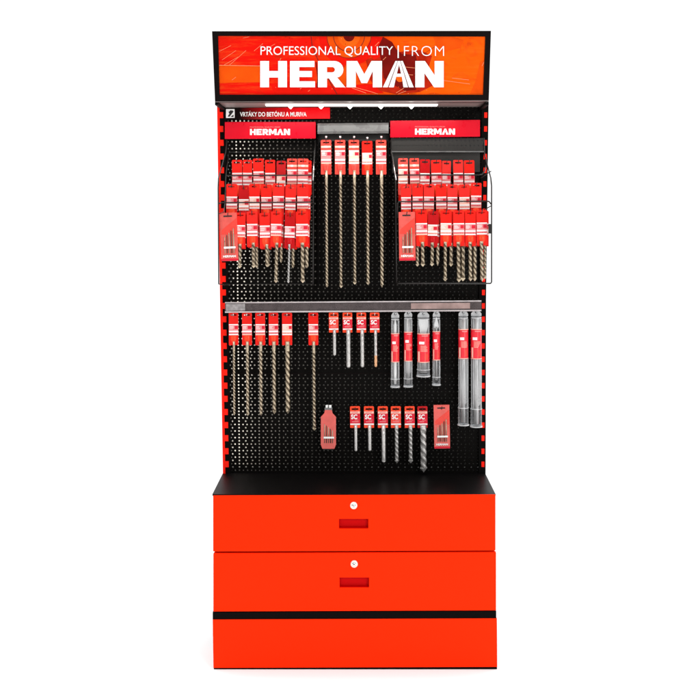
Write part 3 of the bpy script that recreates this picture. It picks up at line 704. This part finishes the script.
# ------------------------------------------------------------------ centre rack
cr = thing('hanging_rack', 'slim middle rack with grey plastic top channel carrying five very long drills', 'rack', P(353, 134, 0))
mb = MB()
qa = [P(317.5, 123.2, .05), P(388.6, 122.6, .05), P(388.6, 125.5, .056), P(317.5, 126, .056)]
mb.add([P(317.5, 123.4, .046), P(388.6, 122.8, .046), P(388.6, 125, .055), P(317.5, 125.6, .055), P(388.6, 131, .055), P(317.5, 131.5, .055), P(388.6, 133.4, .048), P(317.5, 134, .048),
        P(317.5, 123.4, .012), P(388.6, 122.8, .012), P(388.6, 133.4, .012), P(317.5, 134, .012)],
       [(0, 1, 2, 3), (3, 2, 4, 5), (5, 4, 6, 7), (0, 8, 9, 1), (7, 6, 10, 11), (0, 3, 5, 7, 11, 8), (1, 9, 10, 6, 4, 2)], 'grey')
rackpart(cr, 'top_channel', mb, .0006)
mb = MB(); pbox(mb, 317.6, 134.4, 319.2, 288, .03, .002, 'black'); rackpart(cr, 'side_flange', mb)
mb = MB(); pbox(mb, 387.6, 134.4, 389.2, 288, .03, .002, 'black'); rackpart(cr, 'side_flange', mb)
mb = MB(); pbox(mb, 319.3, 134.2, 387.5, 141, .010, .006, 'dgrey'); rackpart(cr, 'hook_plate', mb)
for i, (x, ye, wv, st) in enumerate([(326, 286.7, 2.8, 'pale'), (340, 286.7, 3.0, 'pale'), (353.9, 283.6, 3.0, 'pale'), (367.1, 283.4, 3.3, 'std'), (381, 286.7, 3.5, 'pale')]):
    yt = 140 + (1 if i in (3,) else 0)
    packet(x - 5.2, yt, x + 5.2, 174.5, .085, 'very long drill on a red card, %s in the middle rack' % (('leftmost', 'second from left', 'third from left', 'fourth from left', 'rightmost')[i]),
           'very long drills in the middle rack', st, (wv, ye, 'sandm' if i > 2 else 'sandm', 'long', .4), random.uniform(-4, 4), -.25, seed=i + 2)
    h = hook(cr, x, yt + 2, .098, .008, .014, True); fixp(h, cr)

# ------------------------------------------------------------------ clear price rail
t = thing('price_rail', 'long clear smoky plastic price rail across the middle of the board', 'rail', P(353, 307, 0))
mb = MB()
pquad(mb, [(225, 302.6), (481.4, 300.8), (481.4, 310.8), (225, 312.4)], .060, .057, 'rail'); rackpart(t, 'strip', mb)
mb = MB()
pquad(mb, [(225, 302.2), (481.4, 300.4), (481.4, 301.6), (225, 303.3)], .063, .056, 'lip')
pquad(mb, [(225, 311.4), (481.4, 309.8), (481.4, 311.2), (225, 312.8)], .065, .056, 'lip'); rackpart(t, 'edge_lip', mb)
mb = MB(); pquad(mb, [(226, 304), (245, 303.8), (245, 310.6), (226, 311)], .0615, .0603, 'railg')  # paler mottled piece at the left end of the smoky strip
pquad(mb, [(411, 303.2), (470, 302.8), (470, 308.6), (411, 309)], .0613, .0603, 'railp'); rackpart(t, 'price_insert', mb)
for x in (246, 300, 352, 404, 455):
    mb = MB(); pbox(mb, x - 1, 304, x + 1, 306, .0565, .003, 'wire'); rackpart(t, 'bracket', mb)

RG = 'long drills under the left half of the rail'
for i, (x0, x1, ye, wv) in enumerate([(228.7, 238.2, 414.6, 2.3), (242, 251.8, 414.6, 3.1), (255.3, 265, 414.8, 3.3), (268.6, 278.2, 412.6, 3.7), (282, 292, 412.4, 4.6), (308.3, 318.2, 429.6, 3.1)]):
    wh = ('thinnest and leftmost', 'second from left', 'third from left', 'fourth from left', 'thickest, just left of the gap', 'set apart alone right of the gap and longest')[i]
    packet(x0, 312.6, x1, 345.3, .05, 'long drill on red card under rail, ' + wh, RG, 'std', (wv, ye, 'sandm', 'long', .4), random.uniform(-4, 4), -.35, seed=i + 1)
    o = hook(stand, (x0 + x1) / 2, 315, .060, .003, .006, False, 'chrome')
SG = 'short drills under the middle of the rail'
for i, (x, ye, wv, kd) in enumerate([(333.6, 355.2, 3.3, 'smooth'), (347.4, 367.4, 4.3, 'smooth'), (361.3, 366.8, 3.8, 'smooth'), (374.6, 366.3, 3.1, 'tipped')]):
    wh = ('shortest and leftmost of the four', 'thickest, second of the four', 'third of the four from left', 'orange lower end, rightmost of four')[i]
    packet(x - 4.8, 312.4, x + 4.8, 332.4, .05, 'short pale drill on small orange card under rail, ' + wh, SG, 'short', (wv, ye, 'steel' if i != 1 else 'steel', kd, .8), random.uniform(-3, 3), -.4, seed=i)
    hook(stand, x, 314.4, .060, .003, .006, False, 'chrome')
LG = 'short drills low on the board'
for i, (x, ye, wv) in enumerate([(355, 450.7, 3.2), (368.9, 450.7, 3.5), (382.7, 462, 4.1), (395.8, 462, 3.8), (409.6, 461.9, 3.9), (422.4, 469.7, 6.2)]):
    wh = ('leftmost of the lower six', 'second of the lower six from left', 'third of the lower six from left', 'fourth of the lower six from left', 'fifth of the lower six from left', 'thickest and longest, rightmost of the lower six')[i]
    packet(x - 5, 406.2, x + 5, 427.8, .035, 'bright short drill on a small red card, ' + wh, LG, 'short' if i < 5 else 'shortdeep', (wv, ye, 'steel', 'smooth' if i < 3 else 'fl', .6), random.uniform(-3, 3), -.5, seed=i + 1)
    hook(stand, x, 408.4, .046, .003, .005)

# ------------------------------------------------------------------ drill sets in salmon cases
def kit(x0, y0, x1, y1, d, label, tilt=0, pouch=False, sh=0.0):
    s = scl(d); c = P((x0 + x1) / 2, y0, d); t = thing('drill_set', label, 'drill set', c, 'small drill sets in flat salmon cases'); t.rotation_euler = (0, R(tilt), 0)
    wd, h = (x1 - x0) / s, (y1 - y0) / s; hw = wd / 2; mb = MB()
    if pouch:
        mb.poly([(-hw * .45, -.12 * h), (hw * .45, -.12 * h), (hw * .55, -.19 * h), (hw, -.27 * h), (hw, -.88 * h), (hw * .8, -.97 * h), (-hw * .8, -.97 * h), (-hw, -.88 * h), (-hw, -.27 * h), (-hw * .55, -.19 * h)], -.004, .006, 'salmon')
        mb.poly([(-hw * .36, -.01 * h), (hw * .4, -.01 * h), (hw * .4, -.07 * h), (-hw * .36, -.07 * h)], -.003, .002, 'white')
        mb.box(-hw * .5, hw * .5, -.002, .002, -.135 * h, -.071 * h, 'grey')
        mb.box(-hw * .7, hw * .7, .000, .006, -1.0 * h, -.972 * h, 'dark')
    else:
        mb.poly([(-hw, 0), (hw, 0), (hw, -.97 * h), (hw * .98, -h), (-hw * .98, -h), (-hw, -.97 * h)], 0, .010, 'salmon')
        mb.box(-hw * .55, hw * .45, -.0006, .0002, -.085 * h, -.055 * h, 'dark')
        mb.poly([(hw * .98, -.11 * h), (hw * .98, -.45 * h), (-hw * .9, -.45 * h), (-hw * .85, -.36 * h)], -.0004, .0002, 'cardpale')
        mb.box(-hw, hw, -.0005, .0002, -h * .995, -.955 * h, 'magenta')
    case = mb.build('case', t, .0008)
    b = MB()
    yy = -.0045 if pouch else -.0012
    for j in range(5):
        x = hw * (-.50 + .26 * j); top = (.50 - .045 * j) if not pouch else (.42 + .035 * j)
        b.tube([(x, yy - .0005, -top * h), (x, yy - .001, -(top + .02) * h), (x, yy - .001, -.84 * h)], [.0004, .0015 + .0001 * j, .0015 + .0001 * j], 'sandm' if j % 2 == 0 else 'sandd', 8)
    b.build('drill_bit', t)
    m2 = MB(); m2.box(-hw * .62, hw * .74, yy - .003, yy - .0022, -.74 * h, -.70 * h, 'white'); m2.build('band', t)
    if not pouch:
        l = link('lettering', None or text_mesh('HERMAN', wd * .74, h * .045, .04, .0003), case)
        stand_up(l.data, lambda u, v: Vector((-wd * .38 + u, -.0012, -.925 * h + v))); l.data.materials.clear(); l.data.materials.append(M['white'])
    return t
kit(219.4, 212.8, 236.6, 261, .195, 'flat salmon drill set case at the left end of the left wire rack', -2.2)
kit(398.6, 212, 415, 260.6, .19, 'flat salmon drill set case at the left end of the right wire rack', -.8)
kit(433.6, 405, 449.4, 448.6, .04, 'flat salmon drill set case hanging right of the lower six drills', -1.0)
kit(320.8, 404.5, 336, 450, .04, 'rounded salmon drill set pouch with white hanger, low on the board', 0, True)
h = hook(lr, 228, 215, .21, .004, .008); fixp(h, lr)
h = hook(rr, 406.6, 214, .205, .004, .008); fixp(h, rr)
hook(stand, 441.5, 407.5, .05, .003, .006); hook(stand, 328.5, 406, .05, .003, .006)

# ------------------------------------------------------------------ chisels in clear tubes
def tube_pack(x0, x1, y0, y1, l0, l1, d, label, kind, seed, joint=None):
    s = scl(d); c = P((x0 + x1) / 2, y0, d); t = thing('chisel_tube', label, 'chisel tube', c, 'chisels in clear tubes under the rail')
    r = (x1 - x0) / s / 2 * .86; h = (y1 - y0) / s; Z = lambda y: -(y - y0) / s
    rnd = random.Random(seed)
    mb = MB(); cap = .022
    zj = Z(joint) if joint else -h * .88
    mb.tube([(0, 0, -cap), (0, 0, -cap - .004), (0, 0, zj + .002), (0, 0, zj), (0, 0, zj - .004), (0, 0, -h + .006), (0, 0, -h + .002), (0, 0, -h)],
            [r * .8, r, r, r * 1.14, r * 1.10, r * 1.10, r * 1.2, r * 1.1], 'plastic', 20)
    # moulded collars where the tube ends and is capped
    def ring(z, k=1.0, hh_=.002):
        mb.tube([(0, 0, z + hh_), (0, 0, z - hh_)], r * k, 'rim_streak', 20, False)
    ring(zj - .002, 1.16, .0016); ring(-h + .003, 1.22, .0026); ring(-cap - .006, 1.02, .0022)
    for a in (-158, -128, -42, -20):  # thin pale strips modelled as the vertical highlight streaks of the plastic
        x_, y_ = r * 1.02 * math.cos(R(a)), r * 1.02 * math.sin(R(a))
        mb.tube([(x_, y_, -cap - .01), (x_, y_, Z(l0) + .001)], .0009, 'rim_streak', 5); mb.tube([(x_ * 1.03, y_ * 1.03, Z(l1) - .001), (x_ * 1.03, y_ * 1.03, zj)], .0009, 'rim_streak', 5)
    mb.build('tube', t)
    mb = MB()   # hanger loop of the cap
    mb.poly([(-r * 1.0, -cap), (-r * 1.0, -cap * .55), (-r * .55, -.001), (r * .55, -.001), (r * 1.0, -cap * .55), (r * 1.0, -cap)], -.003, .003, 'capm')
    mb.tube([(.0045 * math.cos(R(a)), -.004, -.008 + .0045 * math.sin(R(a))) for a in range(0, 361, 30)], .0014, 'plastic', 6)
    mb.tube([(0, -.0035, -.008), (0, -.0045, -.008)], .0036, 'dark', 12)
    mb.build('cap', t)
    mb = MB(); n = 40; rl = r * 1.05; vs = []; fs = []
    for z in (Z(l0), Z(l1)):
        for j in range(n): a = 2 * math.pi * j / n; vs.append((rl * math.cos(a), rl * math.sin(a), z))
    for j in range(n): fs.append((j, (j + 1) % n, n + (j + 1) % n, n + j))
    mb.add(vs, fs, M['lab'], True)
    def patch(a0, a1, z0, z1, mk, k=1.03):
        v = []; m_ = 14
        for i in range(m_ + 1):
            a = R(-90 + a0 + (a1 - a0) * i / m_); v += [(rl * k * math.cos(a), rl * k * math.sin(a), z0), (rl * k * math.cos(a), rl * k * math.sin(a), z1)]
        mb.add(v, [(2 * i, 2 * i + 2, 2 * i + 3, 2 * i + 1) for i in range(m_)], mk, True)
    H0, H1 = Z(l0), Z(l1); hh = H1 - H0
    patch(-80, 80, H0, H0 + hh * .03, 'cream'); patch(-80, 80, H1 - hh * .025, H1, 'cream')
    patch(-62, -38, H0 + hh * .62, H0 + hh * .96, 'cream')
    patch(-45, 5, H0 + hh * .28, H0 + hh * .37, 'white'); patch(-20, 45, H0 + hh * .06, H0 + hh * .10, 'pink')
    for q in range(5): patch(-30, rnd.uniform(15, 50), H0 + hh * (.42 + q * .045), H0 + hh * (.435 + q * .045), 'cream')
    patch(8, 45, H0 + hh * .70, H0 + hh * .9, 'cardpale')
    mb.build('label', t)
    mb = MB(); rc = r * .45
    if kind == 'spade':
        mb.poly([(-rc * .3, -.024), (rc * .3, -.024), (r * .62, -.052), (r * .62, -.060), (rc * .8, -.066), (-rc * .8, -.066), (-r * .62, -.060), (-r * .62, -.052)], -.002, .002, 'chisb')
        mb.tube([(0, 0, -.06), (0, 0, -h + .02)], rc * .8, 'chis', 12)
    elif kind == 'point':
        mb.tube([(0, 0, -.024), (0, 0, -.05), (0, 0, -h * .8), (0, 0, -h + .012)], [rc * .2, rc, rc, rc * .8], 'chisb', 12)
    elif kind == 'broad':
        mb.poly([(-r * .8, -.03), (r * .8, -.03), (r * .8, -.05), (rc, -.09), (-rc, -.09), (-r * .8, -.05)], -.003, .003, 'chisb')
        mb.tube([(0, 0, -.085), (0, 0, -h + .015)], rc * 1.5, 'chis', 12)
    else:
        mb.tube([(0, 0, -.03), (0, 0, -h * .8), (0, 0, -h * .82), (0, 0, -h + .012)], [r * .82, r * .82, r * .5, r * .5], 'chis', 14)
    mb.build('chisel', t)
    hook(stand, (x0 + x1) / 2, y0 + 2, d + .014, .003, .004, False, 'chrome')
M['lab'] = mat('tube_label', (.78, .02, .035), .35, spec=.4, coat=.2, var=.2, vscale=60)
tube_pack(390.6, 399.8, 312, 387.4, 333, 362, .05, 'narrow clear tube with red label, leftmost of the four left of the long pair', 'point', 1)
tube_pack(403.6, 412.8, 311, 387, 331.4, 361, .05, 'narrow clear tube with red label, directly left of the short broad tube', 'rod', 2)
tube_pack(416.6, 430.2, 311.6, 376.6, 333, 362, .05, 'short broad clear tube with red label and wide flat chisel', 'broad', 3)
tube_pack(432.2, 440.6, 311, 385.4, 331, 360, .05, 'narrow clear tube holding a pointed spade chisel, just right of the broad tube', 'spade', 4)
tube_pack(457.8, 468.8, 310.4, 425.4, 328.6, 358.4, .05, 'very long clear tube with red label, left one of the pair at the right edge', 'rod', 5, 407)
tube_pack(470.2, 482.2, 310.2, 427, 328.4, 358.6, .045, 'very long thick clear tube with red label, right one of the pair beside the post', 'rod', 6, 408)
